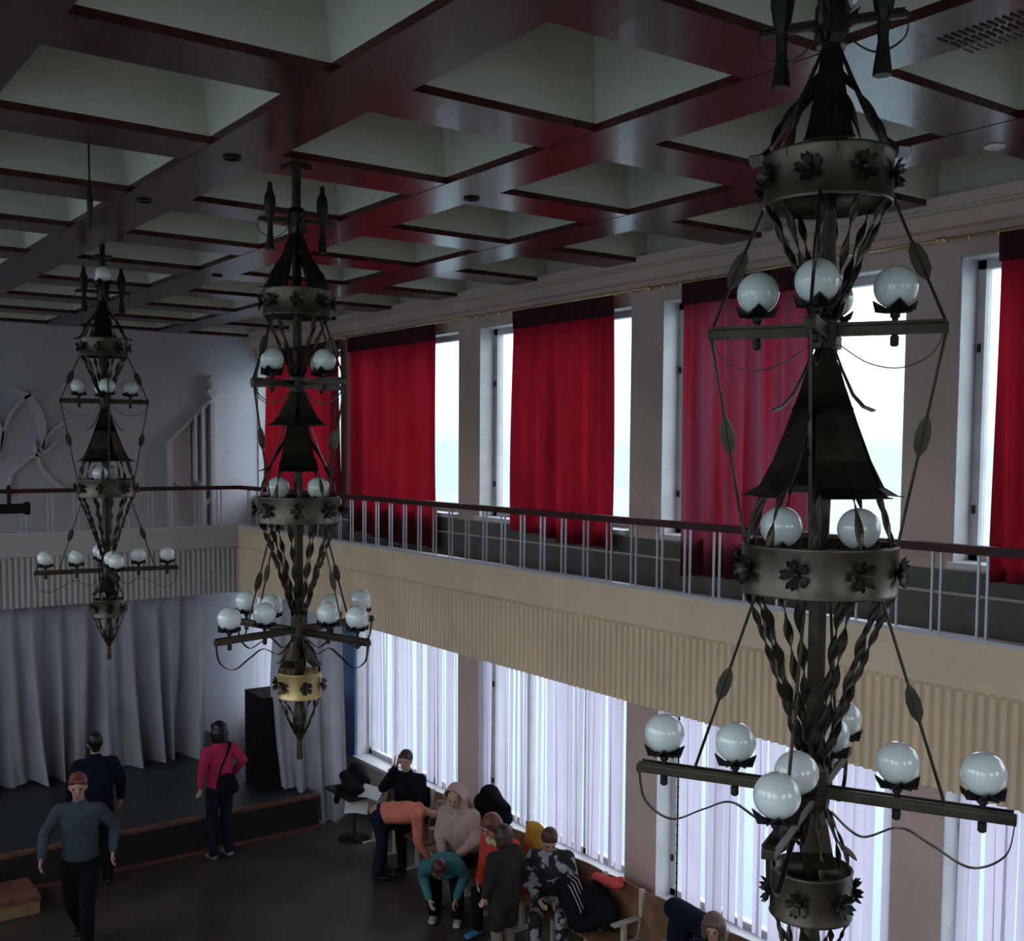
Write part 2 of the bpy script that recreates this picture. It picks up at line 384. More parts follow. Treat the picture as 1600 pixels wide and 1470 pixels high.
# vertical blinds of the lower windows
labs = ['white vertical blind in the lower window beside the stage drape', 'wide lilac vertical blind behind the seated group', 'vertical blind behind the lower arms of the near chandelier', 'vertical blind in the bottom right corner behind the last pillar', 'blind outside']
for n, k in enumerate((1, 2, 3, 4)):
    near = Y0-BAY*k+.03; far = Y0-BAY*(k-1)-PW-.03
    if k == 3: far -= .17
    t = thing('vertical_blind', labs[n], 'blind', (XW+.07, near, .67), 0)
    bm = B(); rnd = random.Random(k); y = .05; L = far-near; p = .088
    while y < L-.03:
        if rnd.random() > .05:
            a = rnd.uniform(-.35, .35)+(.5 if rnd.random() < .2 else 0); w = .045; lean = rnd.uniform(-.008, .008)
            zb = .05+rnd.uniform(0, .02)+(.10 if (k == 1 and y > L-.8) else 0)
            pts = []
            for zz in (zb, 1.1, 2.2):
                o_ = lean*(2.2-zz)*2
                pts.append([(-w*math.sin(a)*1.0, y-w*math.cos(a)+o_, zz), (.004, y+o_, zz), (w*math.sin(a), y+w*math.cos(a)+o_, zz)])
            loft(bm, pts, closed=False)
        y += p*rnd.uniform(.92, 1.08)
    obj('slats', bm, BLIND, t)
    bm = B(); box(bm, -.03, .03, 0, L, 2.2, 2.23); obj('head_rail', bm, WHITEP, t)
bm = B(); tube(bm, [(0, 0, 0), (0, 0, 2.3)], .008, 6)
for q in range(24): ell(bm, (0, 0, .05+q*.09), .012, 6)
tag(obj('blind_chain', bm, BLACKM, loc=(7.12, 7.19, .62)), 'dark bead chain hanging beside the blind left of the near chandelier', 'chain')

# blue painted panel between the stage drape and the first blind
bm = B(); box(bm, XW-.03, XW, Y0-PW-.01, Y0+.06, .62, 2.9); tag(obj('blue_panel', bm, BLUEP), 'blue board on the pillar beside the first lower window', 'panel')

# ------------------------------------------------------------------ stage
SX = 6.27
bm = B(); box(bm, XL, SX, 12.92, YS, 0, .43); s = struct('floor_stage', bm, STAGE); s.name = 'floor.002'
bm = B(); box(bm, XL, SX+.01, 12.895, 12.925, .02, .40); s = struct('trim_8', bm, STAGEF)
bm = B(); box(bm, XL, SX+.02, 12.86, 12.95, .405, .445); struct('trim_9', bm, EDGE)
bm = B(); box(bm, XL, SX+.02, 12.84, 12.90, 0, .035); struct('trim_10', bm, EDGE)
# little wooden step bottom left
t = thing('stage_step', 'low wooden step in front of the stage at the left edge', 'step', (1.9, 12.15, 0))
bm = bbox(-1.0, .80, .0, .60, .14, .2, .008); obj('tread', bm, EDGE, t)
bm = B(); box(bm, -.98, .79, .02, .58, 0, .14); obj('riser', bm, STEP, t)
# stage backdrop
bm = B(); drape(bm, (-1.6, 15.45), (5.84, 15.72), 3.02, lambda u: .445+.012*math.sin(u*50), 23, .10, nx=620, nz=36, seed=3, flare=.9, kick=lambda u, v: -.30*v**4*(1-u)-.05*v*v, spread=lambda u, v: .012*v*v*math.sin(u*31))
tag(obj('stage_backdrop_curtain', bm, GREYC, smooth=True), 'wide pale grey pleated curtain closing the back of the stage', 'curtain')
bm = B(); drape(bm, (7.00, 16.6), (7.02, 14.15), 2.9, lambda u: .03, 9, .03, nx=160, seed=5)
tag(obj('sheer_curtain', bm, SHEER, smooth=True), 'pale backlit curtain over the lower window behind the loudspeaker', 'curtain')
# side drape at the right end of the stage
bm = B(); drape(bm, (5.90, 13.32), (6.66, 12.98), 2.95, lambda u: (.47 if u < .30 else .02), 4.2, .055, nx=120, nz=40, seed=8, flare=.5,
                spread=lambda u, v: -.10*math.sin(PI*v)*(1-u)+.10*v*u)
tag(obj('side_drape', bm, GREYC, smooth=True), 'long pale drape falling to the floor at the right end of the stage', 'curtain')
# loudspeaker
t = thing('loudspeaker', 'tall black loudspeaker cabinet standing on the stage before the drape', 'speaker', (6.18, 13.70, .43), -.06)
bm = bbox(-.44, .44, -.33, .33, 0, 1.24, .012); obj('cabinet', bm, PLASTIC, t)
bm = bbox(-.40, .40, -.345, -.325, .06, 1.18, .006); obj('grille', bm, GRILL, t)
for zz, r in ((.38, .25), (.95, .2)):
    bm = B(); lathe(bm, [(r, 0), (r, .012), (r*.93, .016), (r*.85, .004), (r*.25, -.01), (r*.1, .006)], 28)
    obj('speaker_cone', bm, PLASTIC, t, (0, -.345, zz), (PI/2, 0, 0), True)
# relief on the stage wall
def prism(bm, poly, y0, y1):
    loft(bm, [[(x, y0, z) for x, z in poly], [(x, y1, z) for x, z in poly]])
t = thing('wall_relief', 'pale tower shaped plaster relief with tall ribs and a spire on the stage wall', 'relief', (5.7, YS, 3.4))
def rel(name, poly, dep=.10):
    bm = B(); prism(bm, [(x-5.7, z-3.4) for x, z in poly], -dep, -.001); bmesh.ops.recalc_face_normals(bm, faces=bm.faces[:]); return obj(name, bm, RELIEF, t)
rel('rib', [(5.69, 3.35), (5.74, 3.35), (5.74, 4.99), (5.69, 4.96)], .13)
rel('slanted_top', [(5.69, 4.96), (6.36, 5.60), (6.36, 5.66), (5.66, 4.98)], .13)
rel('field', [(5.74, 4.4), (6.05, 4.2), (6.05, 5.30), (5.74, 4.99)], .05)
for x, z0, z1, w in ((6.10, 4.4, 5.40, .035), (6.22, 4.0, 5.52, .05), (6.37, 3.35, 5.60, .06)):
    rel('rib', [(x-w/2, z0), (x+w/2, z0), (x+w/2, z1), (x-w/2, z1)], .16)
rel('foot', [(6.22, 3.35), (6.27, 3.35), (6.27, 4.0), (6.42, 4.1), (6.44, 4.2), (6.2, 4.05)], .12)
rel('spire', [(6.37, 5.64), (6.29, 5.78), (6.37, 5.84), (6.35, 5.90), (6.32, 5.95), (6.37, 6.03), (6.42, 5.95), (6.40, 5.88), (6.40, 5.84), (6.48, 5.78)], .15)
t = thing('wall_relief', 'pale plaster relief of curling ribbons at the left of the stage wall', 'relief', (3.6, YS, 4.6))
def curl(pts, w, dep=.07, name='ribbon'):
    bm = B(); P = [Vector((x-3.6, -dep/2, z-4.6)) for x, z in pts]
    n = len(P)
    ribbon(bm, P, (lambda i: w*(.25+.75*math.sin(PI*(i+.5)/n))), dep, lambda i: (P[min(i+1, n-1)]-P[max(i-1, 0)]).cross(Vector((0, 1, 0))))
    obj(name, bm, RELIEF, t, smooth=False)
def arc(cx, cz, rx, rz, a0, a1, n=18): return [(cx+rx*math.cos(math.radians(a0+(a1-a0)*i/n)), cz+rz*math.sin(math.radians(a0+(a1-a0)*i/n))) for i in range(n+1)]
curl(arc(3.95, 4.75, .62, .95, 175, 95), .05); curl(arc(3.45, 5.10, .45, .62, 90, -20), .12)
curl(arc(4.45, 4.62, .62, .70, 165, 85), .05); curl(arc(4.40, 5.0, .62, .75, 180, 300), .06)
curl([(3.45, 4.5), (3.7, 4.75), (3.95, 4.85), (4.1, 5.0)], .05); curl([(3.42, 4.2), (3.43, 4.35), (3.45, 4.5)], .06)
curl([(2.4, 5.6), (2.9, 5.7), (3.2, 5.5), (3.35, 5.1), (3.3, 4.7)], .08)
bm = B(); ell(bm, (4.22-3.6, -.03, 5.78-4.6), (.05, .05, .08), 12); obj('bud', bm, RELIEF, t, smooth=True)

# spotlight clamped to the stage gallery rail
t = thing('spotlight', 'black spotlight hanging on the stage gallery railing at the left edge', 'spotlight', (3.12, YF-.11, 4.12))
bm = bbox(-.28, .18, -.08, .08, -.06, .06, .015); obj('housing', bm, PLASTIC, t)
bm = B(); lathe(bm, [(.075, 0), (.085, .03), (.085, .06), (.06, .06)], 20); obj('hood', bm, PLASTIC, t, (.16, 0, 0), (0, PI/2, 0), True)
bm = B(); box(bm, -.02, .02, .06, .13, -.02, .30); obj('clamp', bm, BLACKM, t)
# downlights in the ceiling boards
LAMPM = mat('lamp_lens', (.75, .75, .72), .3)
for x, y, lab, m_ in ((2.573, 6.39, 'black recessed downlight on the big board left of the middle chandelier', BLACKM), (2.526, 7.87, 'black recessed downlight on the board above the far chandelier', BLACKM),
                    (4.30, 6.42, 'small dark downlight at the beam crossing right of the middle chandelier', BLACKM), (4.20, 10.84, 'tiny dark downlight on a far ceiling board near the stage', BLACKM), (5.90, 3.548, 'small pale downlight on the ceiling board at far right', LAMPM)):
    bm = B(); lathe(bm, [(.055, .0), (.055, -.012), (.042, -.014), (.038, -.004), (.001, -.003)], 20); tag(obj('downlight', bm, m_, loc=(x, y, ZB+.001), smooth=True), lab, 'downlight')
# vent slots in a board
SLOT = mat('slot_dark', (.03, .012, .02), .6)
bm = B()
for i in range(16):
    for j in range(3): box(bm, .0+i*.032, .010+i*.032, j*.095, .07+j*.095, -.004, .0)
tag(obj('vent_grille', bm, SLOT, loc=(4.44, 2.30, ZB-.001), rot=(0, 0, PI/2)), 'rows of small dark ventilation slots in the ceiling board at top right', 'vent')

# ------------------------------------------------------------------ chandeliers
# heights relative to the ceiling boards (z = zf + H)
def Zf(z): return z + H - ZB
_c = {}
def cached(key, fn):
    if key not in _c: _c[key] = fn()
    return _c[key]
def strip_mesh(key, f, turns, n=84, w=.024):
    def mk():
        bm = B(); pts = [Vector(f(i/n)) for i in range(n+1)]
        def nr(i):
            a = turns*PI*i/n; d = (pts[min(i+1, n)]-pts[max(i-1, 0)]).normalized(); s, u = frame_of(d, (0, 1, 0)); return s*math.cos(a)+u*math.sin(a)
        ribbon(bm, pts, (lambda i: w*(.42+.58*abs(math.sin(turns*PI*i/n)))), .003, nr)
        return mesh_of(bm, 'twisted_strip', BRONZE, True)
    return cached(key, mk)
def petal(key, rows, th=.003):
    """rows: (radius, z, width)"""
    def mk():
        bm = B(); A = []; 
        for r, z, w in rows:
            A.append([(r, -w/2, z), (r+.004*(w/.1), 0, z), (r, w/2, z), (r-th, w/2, z-th), (r-th+.004*(w/.1), 0, z-th), (r-th, -w/2, z-th)])
        loft(bm, A); bmesh.ops.recalc_face_normals(bm, faces=bm.faces[:])
        return mesh_of(bm, 'hood_petal', BRONZE)
    return cached(key, mk)
def band_mesh(key, R, z0, z1, mt):
    def mk():
        bm = B(); a = Zf(z0); b = Zf(z1)
        lathe(bm, [(R, a), (R+.004, a+.004), (R+.001, a+.010), (R+.001, b-.010), (R+.004, b-.004), (R, b), (R-.004, b), (R-.004, a), (R, a)], 48, cap=False)
        return mesh_of(bm, 'ring_band', mt, True)
    return cached(key, mk)
def rosette_mesh(key, r, mt=None):
    def mk():
        bm = B()
        for k in range(5):
            a = 2*PI*k/5+.3; c, s = math.cos(a), math.sin(a)
            M = Matrix.Rotation(a, 4, 'X')
            v = [(.004, 0, .15*r), (.010, .24*r, .42*r), (.018, .40*r, .74*r), (.030, .24*r, 1.08*r), (.020, 0, .96*r), (.030, -.24*r, 1.08*r), (.018, -.40*r, .74*r), (.010, -.24*r, .42*r)]
            vv = [M @ Vector(p) for p in v]
            loft(bm, [[p+Vector((.004, 0, 0)) for p in vv], [p-Vector((.003, 0, 0)) for p in vv]])
        ell(bm, (.012, 0, 0), (.012, r*.3, r*.3), 8)
        return mesh_of(bm, 'flower_rosette', mt or BLACKM)
    return cached(key, mk)
def holder_mesh():
    bm = B()
    lathe(bm, [(.008, -.055), (.014, -.05), (.014, -.022), (.010, -.02), (.010, .035), (.016, .04), (.016, .062), (.028, .066), (.03, .078)], 12)
    for k in range(4):
        M = Matrix.Rotation(PI/2*k+PI/4, 4, 'Z')
        a = [(.016, -.020, .052), (.016, .020, .052), (.058, .034, .058), (.072, 0, .088), (.058, -.034, .058)]
        loft(bm, [[M @ Vector(p) for p in a], [M @ (Vector(p)+Vector((0, 0, .006))) for p in a]])
    return mesh_of(bm, 'lamp_holder', BLACKM)
def globe_mesh():
    bm = B(); bmesh.ops.create_uvsphere(bm, u_segments=36, v_segments=24, radius=.070)
    return mesh_of(bm, 'globe', OPAL, True)
def leaf_rod(key, p0, p1, at, long=.14, w=.048):
    def mk():
        bm = B(); a, b = Vector(p0), Vector(p1); tube(bm, [a, b], .0055, 6)
        c = a.lerp(b, at); d = (b-a).normalized(); s = Vector((0, 1, 0)); L = long/2
        s = Vector((d.z, 0, -d.x)); t = Vector((0, 1, 0))
        poly = [c-d*L, c-d*L*.6+s*w*.35, c+s*w*.0+s*w*.5-d*L*.1, c+d*L*.5+s*w*.42, c+d*L, c+d*L*.5-s*w*.42, c-s*w*.5-d*L*.1, c-d*L*.6-s*w*.35]
        loft(bm, [[p+t*.0035 for p in poly], [p-t*.0035 for p in poly]])
        bmesh.ops.recalc_face_normals(bm, faces=bm.faces[:])
        return mesh_of(bm, 'leaf_rod', BRONZE)
    return cached(key, mk)
def scroll(key, pts, w=.014):
    def mk():
        bm = B(); n = 36; P = []
        # catmull-rom through control points (r, z)
        C_ = [pts[0]]+pts+[pts[-1]]
        for s in range(len(pts)-1):
            for i in range(9):
                t = i/9; p = [Vector((C_[s+k][0], 0, C_[s+k][1])) for k in range(4)]
                P.append(.5*((2*p[1])+(-p[0]+p[2])*t+(2*p[0]-5*p[1]+4*p[2]-p[3])*t*t+(-p[0]+3*p[1]-3*p[2]+p[3])*t**3))
        P.append(Vector((pts[-1][0], 0, pts[-1][1])))
        ribbon(bm, P, w, .004, lambda i: (0, 1, 0)); return mesh_of(bm, 'scroll_strap', BRONZE)
    return cached(key, mk)
def arm_mesh(key, L, z, off, w=.04, h=.03):
    def mk():
        bm = bbox(-L, L, -w/2, w/2, z-h/2+off, z+h/2+off, .004)
        box(bm, -L+.01, L-.01, -w/2-.001, -w/2+.006, z+off+h/2, z+off+h/2+.010); box(bm, -L+.01, L-.01, w/2-.006, w/2+.001, z+off+h/2, z+off+h/2+.010)
        return mesh_of(bm, 'cross_arm', BRONZE)
    return cached(key, mk)
def torch_mesh():
    bm = B(); z = Zf(1.36)
    lathe(bm, [(.031, z-.17), (.029, z-.15), (.017, z-.06), (.020, z), (.028, z+.03), (.040, z+.10), (.036, z+.15), (.018, z+.19), (.017, z+.23), (.003, z+.24)], 6)
    return mesh_of(bm, 'torch', BLACKM)

def chandelier(cx, cy, label, aU, aL, aA, aB1, aB2, aT, aRing=0.0, aG=0.0):
    t = thing('chandelier', label, 'chandelier', (cx, cy, ZB), 0, 'wrought metal chandeliers with white globes')
    if cy != 6.38:
        bm = B(); box(bm, -.02, .02, -.02, .02, -.01, DEP+.04); box(bm, -.07, .07, -.07, .07, DEP+.03, DEP+.046); obj('hanger', bm, BRONZE, t)
    def mkpole():
        bm = bbox(-.021, .021, -.021, .021, Zf(-1.62), 0, .003); box(bm, -.012, .012, .021, .027, Zf(-1.0), -.1); box(bm, -.07, .07, -.07, .07, -.02, 0)
        lathe(bm, [(.05, Zf(1.30)), (.055, Zf(1.33)), (.055, Zf(1.42)), (.045, Zf(1.45))], 12)
        lathe(bm, [(.045, Zf(.33)), (.05, Zf(.36)), (.05, Zf(.42)), (.04, Zf(.44))], 12)
        lathe(bm, [(.045, Zf(-1.25)), (.055, Zf(-1.19)), (.05, Zf(-1.08)), (.03, Zf(-1.0))], 12)
        lathe(bm, [(.03, Zf(-1.62)), (.045, Zf(-1.75)), (.03, Zf(-1.83)), (.018, Zf(-1.86)), (.022, Zf(-1.98)), (.014, Zf(-1.985))], 10)
        return mesh_of(bm, 'pole', BRONZE)
    link(cached('pole', mkpole), 'pole', t)
    # rings + rosettes
    for key, R, z0, z1, nro, rr in (('A', .205, .79, .955, 8, .042), ('B', .252, -.48, -.315, 8, .046), ('C', .135, -1.585, -1.42, 6, .040)):
        o = link(band_mesh('band'+key+('y' if key == 'C' and cy == 6.38 else ''), R, z0, z1, YBRASS if key == 'C' and cy == 6.38 else BRASS), 'ring_band', t)
        for k in range(nro):
            a = 2*PI*k/nro + aRing
            link(rosette_mesh('ro'+key+str(k % 2), rr, BRONZE if k % 2 else BLACKM), 'flower_rosette', o, (R*math.cos(a), R*math.sin(a), Zf((z0+z1)/2)), (0, 0, a))
    # twisted strips
    def put(key, f, n, turns, ph=0, w=.024):
        for k in range(n):
            link(strip_mesh(key, f, turns, w=w), 'twisted_strip', t, rot=(0, 0, 2*PI*(k+ph)/n + aRing))
    put('s1', lambda u: (.035+.165*math.sin(u*PI/2)**1.1, 0, Zf(1.22-.30*u)), 8, 2, .5, .028)
    put('s2', lambda u: (.20-.165*u**.9, 0, Zf(.80-.38*u)), 10, 3, .2, .028)
    put('s3', lambda u: (.05+.19*math.sin(u*PI/2)**1.2, 0, Zf(.10-.45*u)), 10, 3, .3, .028)
    put('s4', lambda u: (.245-.215*u**.85, 0, Zf(-.47-.62*u)), 11, 5, .5, .036)
    put('s5', lambda u: (.04+.09*math.sin(u*PI*.5), 0, Zf(-1.20-.25*u)), 6, 2, .5, .02)
    put('s6', lambda u: (.13-.10*u, .03*math.sin(u*PI), Zf(-1.58-.24*u)), 8, 3, 0, .02)
    # hoods
    for k in range(4):
        a = PI/2*k
        link(petal('pA', [(.030, Zf(1.29), .055), (.075, Zf(1.18), .085), (.125, Zf(1.07), .115), (.178, Zf(.985), .14), (.215, Zf(.955), .15), (.25, Zf(.950), .155)]), 'hood_petal', t, rot=(0, 0, a+aA))
        link(petal('pB1', [(.035, Zf(.33), .05), (.06, Zf(.26), .105), (.095, Zf(.18), .15), (.13, Zf(.14), .175), (.162, Zf(.126), .19)]), 'hood_petal', t, rot=(0, 0, a+aB1))
        link(petal('pB2', [(.055, Zf(.20), .10), (.09, Zf(.08), .145), (.13, Zf(-.04), .185), (.17, Zf(-.125), .215), (.215, Zf(-.152), .235), (.235, Zf(-.155), .245)]), 'hood_petal', t, rot=(0, 0, a+aB2))
        link(petal('pC', [(.035, Zf(-1.19), .04), (.055, Zf(-1.26), .08), (.09, Zf(-1.34), .10), (.14, Zf(-1.375), .105)]), 'hood_petal', t, rot=(0, 0, a+aB1+.2))
    H_ = cached('holder', holder_mesh); G_ = cached('globe', globe_mesh)
    def lamp(x, y, z, par=None):
        h = link(H_, 'lamp_holder', t, (x, y, z)); link(G_, 'globe', h, (0, 0, .135))
    # tiers of arms
    for q in range(2):
        a = aL + q*PI/2; c, s = math.cos(a), math.sin(a)
        link(arm_mesh('aL%d' % q, .63, Zf(-1.16), -.012*q), 'cross_arm', t, rot=(0, 0, a))
        for r in (-.53, -.27, .27, .53): lamp(r*c, r*s, Zf(-1.16)+.0)
        for e in (0, PI):
            link(scroll('scL', [(.625, Zf(-1.17)), (.60, Zf(-1.28)), (.50, Zf(-1.335)), (.38, Zf(-1.28)), (.28, Zf(-1.24)), (.16, Zf(-1.29)), (.06, Zf(-1.22))]), 'scroll_strap', t, rot=(0, 0, a+e))
            link(leaf_rod('rL', (.20, 0, Zf(-.47)), (.42, 0, Zf(-1.15)), .52), 'leaf_rod', t, rot=(0, 0, a+e))
        a = aU + q*PI/2; c, s = math.cos(a), math.sin(a)
        link(arm_mesh('aU%d' % q, .385, Zf(.385), -.012*q, .036, .034), 'cross_arm', t, rot=(0, 0, a))
        for r in (-.22, .22): lamp(r*c, r*s, Zf(.385))
        for e in (0, PI):
            link(scroll('scU', [(.37, Zf(.37)), (.33, Zf(.30)), (.24, Zf(.262)), (.14, Zf(.28)), (.05, Zf(.34))], .006), 'scroll_strap', t, rot=(0, 0, a+e))
            link(leaf_rod('rU', (.205, 0, Zf(.80)), (.375, 0, Zf(.40)), .50, .15, .055), 'leaf_rod', t, rot=(0, 0, a+e))
            link(leaf_rod('rM', (.375, 0, Zf(.37)), (.245, 0, Zf(-.33)), .47, .15, .05), 'leaf_rod', t, rot=(0, 0, a+e))
        a = aT + q*PI/2
        link(arm_mesh('aT', .235, Zf(1.37), 0, .022, .02), 'cross_arm', t, rot=(0, 0, a))
        for e in (0, PI):
            link(scroll('scT', [(.235, Zf(1.37)), (.225, Zf(1.30)), (.15, Zf(1.265)), (.08, Zf(1.30)), (.05, Zf(1.35)), (.1, Zf(1.37))], .012), 'scroll_strap', t, rot=(0, 0, a+e))
            if q == 0: link(cached('torch', torch_mesh), 'torch', t, (.16*math.cos(a+e), .16*math.sin(a+e), 0))
            elif cy != 6.38: lamp(.13*math.cos(a+e), .13*math.sin(a+e), Zf(1.38))
    for e in (0, PI):
        a = aG+e; lamp(.125*math.cos(a), .125*math.sin(a), Zf(-.40))
    return t
D = math.radians
chandelier(3.0, 2.385, 'nearest and largest wrought metal chandelier with white globes, at right', D(-58), D(-62.7), D(-51.5), D(-51.5), D(-22), D(-60), D(23.5), D(-51))
chandelier(2.98, 6.38, 'middle wrought metal chandelier with white globes, before the gallery corner', D(-68), D(15), D(20), D(20), D(-25), D(-15), D(20), D(-35))
chandelier(2.95, 10.39, 'farthest and smallest wrought metal chandelier, at left before the stage wall', D(-10.4), D(-8.4), D(-20), D(-16), D(-41), D(-14), D(20), D(50))
# lone spike hanging in a coffer at upper left
bm = B(); lathe(bm, [(.004, -.32), (.016, -.22), (.022, -.12), (.012, -.04), (.006, 0), (.006, .5)], 8)
tag(obj('hanging_hook', bm, BRONZE, loc=(2.03, 7.4, ZB-.02)), 'short dark spindle hanging in a coffer at upper left', 'hook')

# ------------------------------------------------------------------ chairs along the window wall
def ply(name, bm, mt, par, bev=.006, **k):
    bmesh.ops.bevel(bm, geom=bm.edges[:], offset=bev, segments=2, affect='EDGES'); return obj(name, bm, mt, par, **k)
chair_l = ['theatre chair nearest the stage end of the row, under the first window', 'second theatre chair from the stage, behind the man on the phone', 'theatre chair between the phoning man and the coral sweater', 'theatre chair left of the first brown pillar', 'theatre chair behind the woman in the pale hood', 'theatre chair under the black heaped coat', 'theatre chair behind the red coat', 'theatre chair beside the yellow jacket', 'theatre chair behind the camouflage jacket', 'theatre chair holding the streaked backpack', 'theatre chair with pale seat folded down, right of the red hat', 'theatre chair with plain brown plywood back left of the navy coat', 'theatre chair under the navy coat', 'theatre chair at the bottom edge behind the brown haired child']
CHY = [8.13+.52*k for k in range(7, -7, -1)]
def make_chair(label, y):
    t = thing('theatre_chair', label, 'chair', (6.62, y, 0), PI/2, 'brown theatre chairs along the window wall')
    # local: +y faces the room, x along the row
    bm = B()
    rows = []
    for z, dy in ((.46, -.155), (.60, -.185), (.74, -.215), (.87, -.235)):
        rows.append([(x, dy - .02*(1-(x/.24)**2), z) for x in (-.235, -.12, 0, .12, .235)] + [(x, dy - .014 - .02*(1-(x/.24)**2), z) for x in (.235, .12, 0, -.12, -.235)])
    loft(bm, rows); bmesh.ops.recalc_face_normals(bm, faces=bm.faces[:]); obj('backrest', bm, PLY, t)
    bm = B(); box(bm, -.225, .225, -.17, .22, .425, .450); ply('seat', bm, SEATM if 'pale seat' in label or 'backpack' in label else PLY, t)
    for s in (-1, 1):
        bm = B(); x = s*.25
        box(bm, x-.012, x+.012, -.02, .02, 0, .62, Matrix.Identity(4)); box(bm, x-.012, x+.012, -.24, -.20, .40, .89); box(bm, x-.012, x+.012, -.22, .02, .38, .42); box(bm, x-.02, x+.02, -.16, .16, 0, .02)
        obj('side_frame', bm, CREAM, t)
        bm = B(); box(bm, x-.022, x+.022, -.18, .14, .62, .645); ply('armrest', bm, CREAM, t)
    return t
for lab, y in zip(chair_l, CHY): make_chair(lab, y)

# ------------------------------------------------------------------ people
def bone(bm, p0, p1, r0, r1, side=None, n=14):
    """tapered limb between two joints; radii are (across, deep) pairs or numbers"""
    p0, p1 = Vector(p0), Vector(p1); d = p1-p0; L = max(d.length, 1e-4); dn = d/L
    r0 = r0 if isinstance(r0, tuple) else (r0, r0); r1 = r1 if isinstance(r1, tuple) else (r1, r1)
    s = Vector(side) if side else Vector((1, 0, 0)); s = s - dn*s.dot(dn)
    if s.length < .1: s = Vector((0, 1, 0)); s = s - dn*s.dot(dn)
    s.normalize(); u = dn.cross(s); rings = []
    for a in (-.98, -.8, -.45, 0):
        k = math.sqrt(1-a*a); e = min(r0)
        rings.append([p0+dn*a*e+(s*math.cos(2*PI*i/n)*r0[0]+u*math.sin(2*PI*i/n)*r0[1])*k for i in range(n)])
    for t in (.33, .66):
        ra = (r0[0]+(r1[0]-r0[0])*t, r0[1]+(r1[1]-r0[1])*t); rings.append([p0+d*t+s*math.cos(2*PI*i/n)*ra[0]+u*math.sin(2*PI*i/n)*ra[1] for i in range(n)])
    for a in (0, .45, .8, .98):
        k = math.sqrt(1-a*a); e = min(r1)
        rings.append([p1+dn*a*e+(s*math.cos(2*PI*i/n)*r1[0]+u*math.sin(2*PI*i/n)*r1[1])*k for i in range(n)])
    loft(bm, rings)
def fuse(o, vox, it=3):
    m = o.modifiers.new('fuse', 'REMESH'); m.mode = 'VOXEL'; m.voxel_size = vox; m.use_smooth_shade = True
    s = o.modifiers.new('smooth', 'SMOOTH'); s.iterations = it; s.factor = .5
def V(*a): return Vector(a)
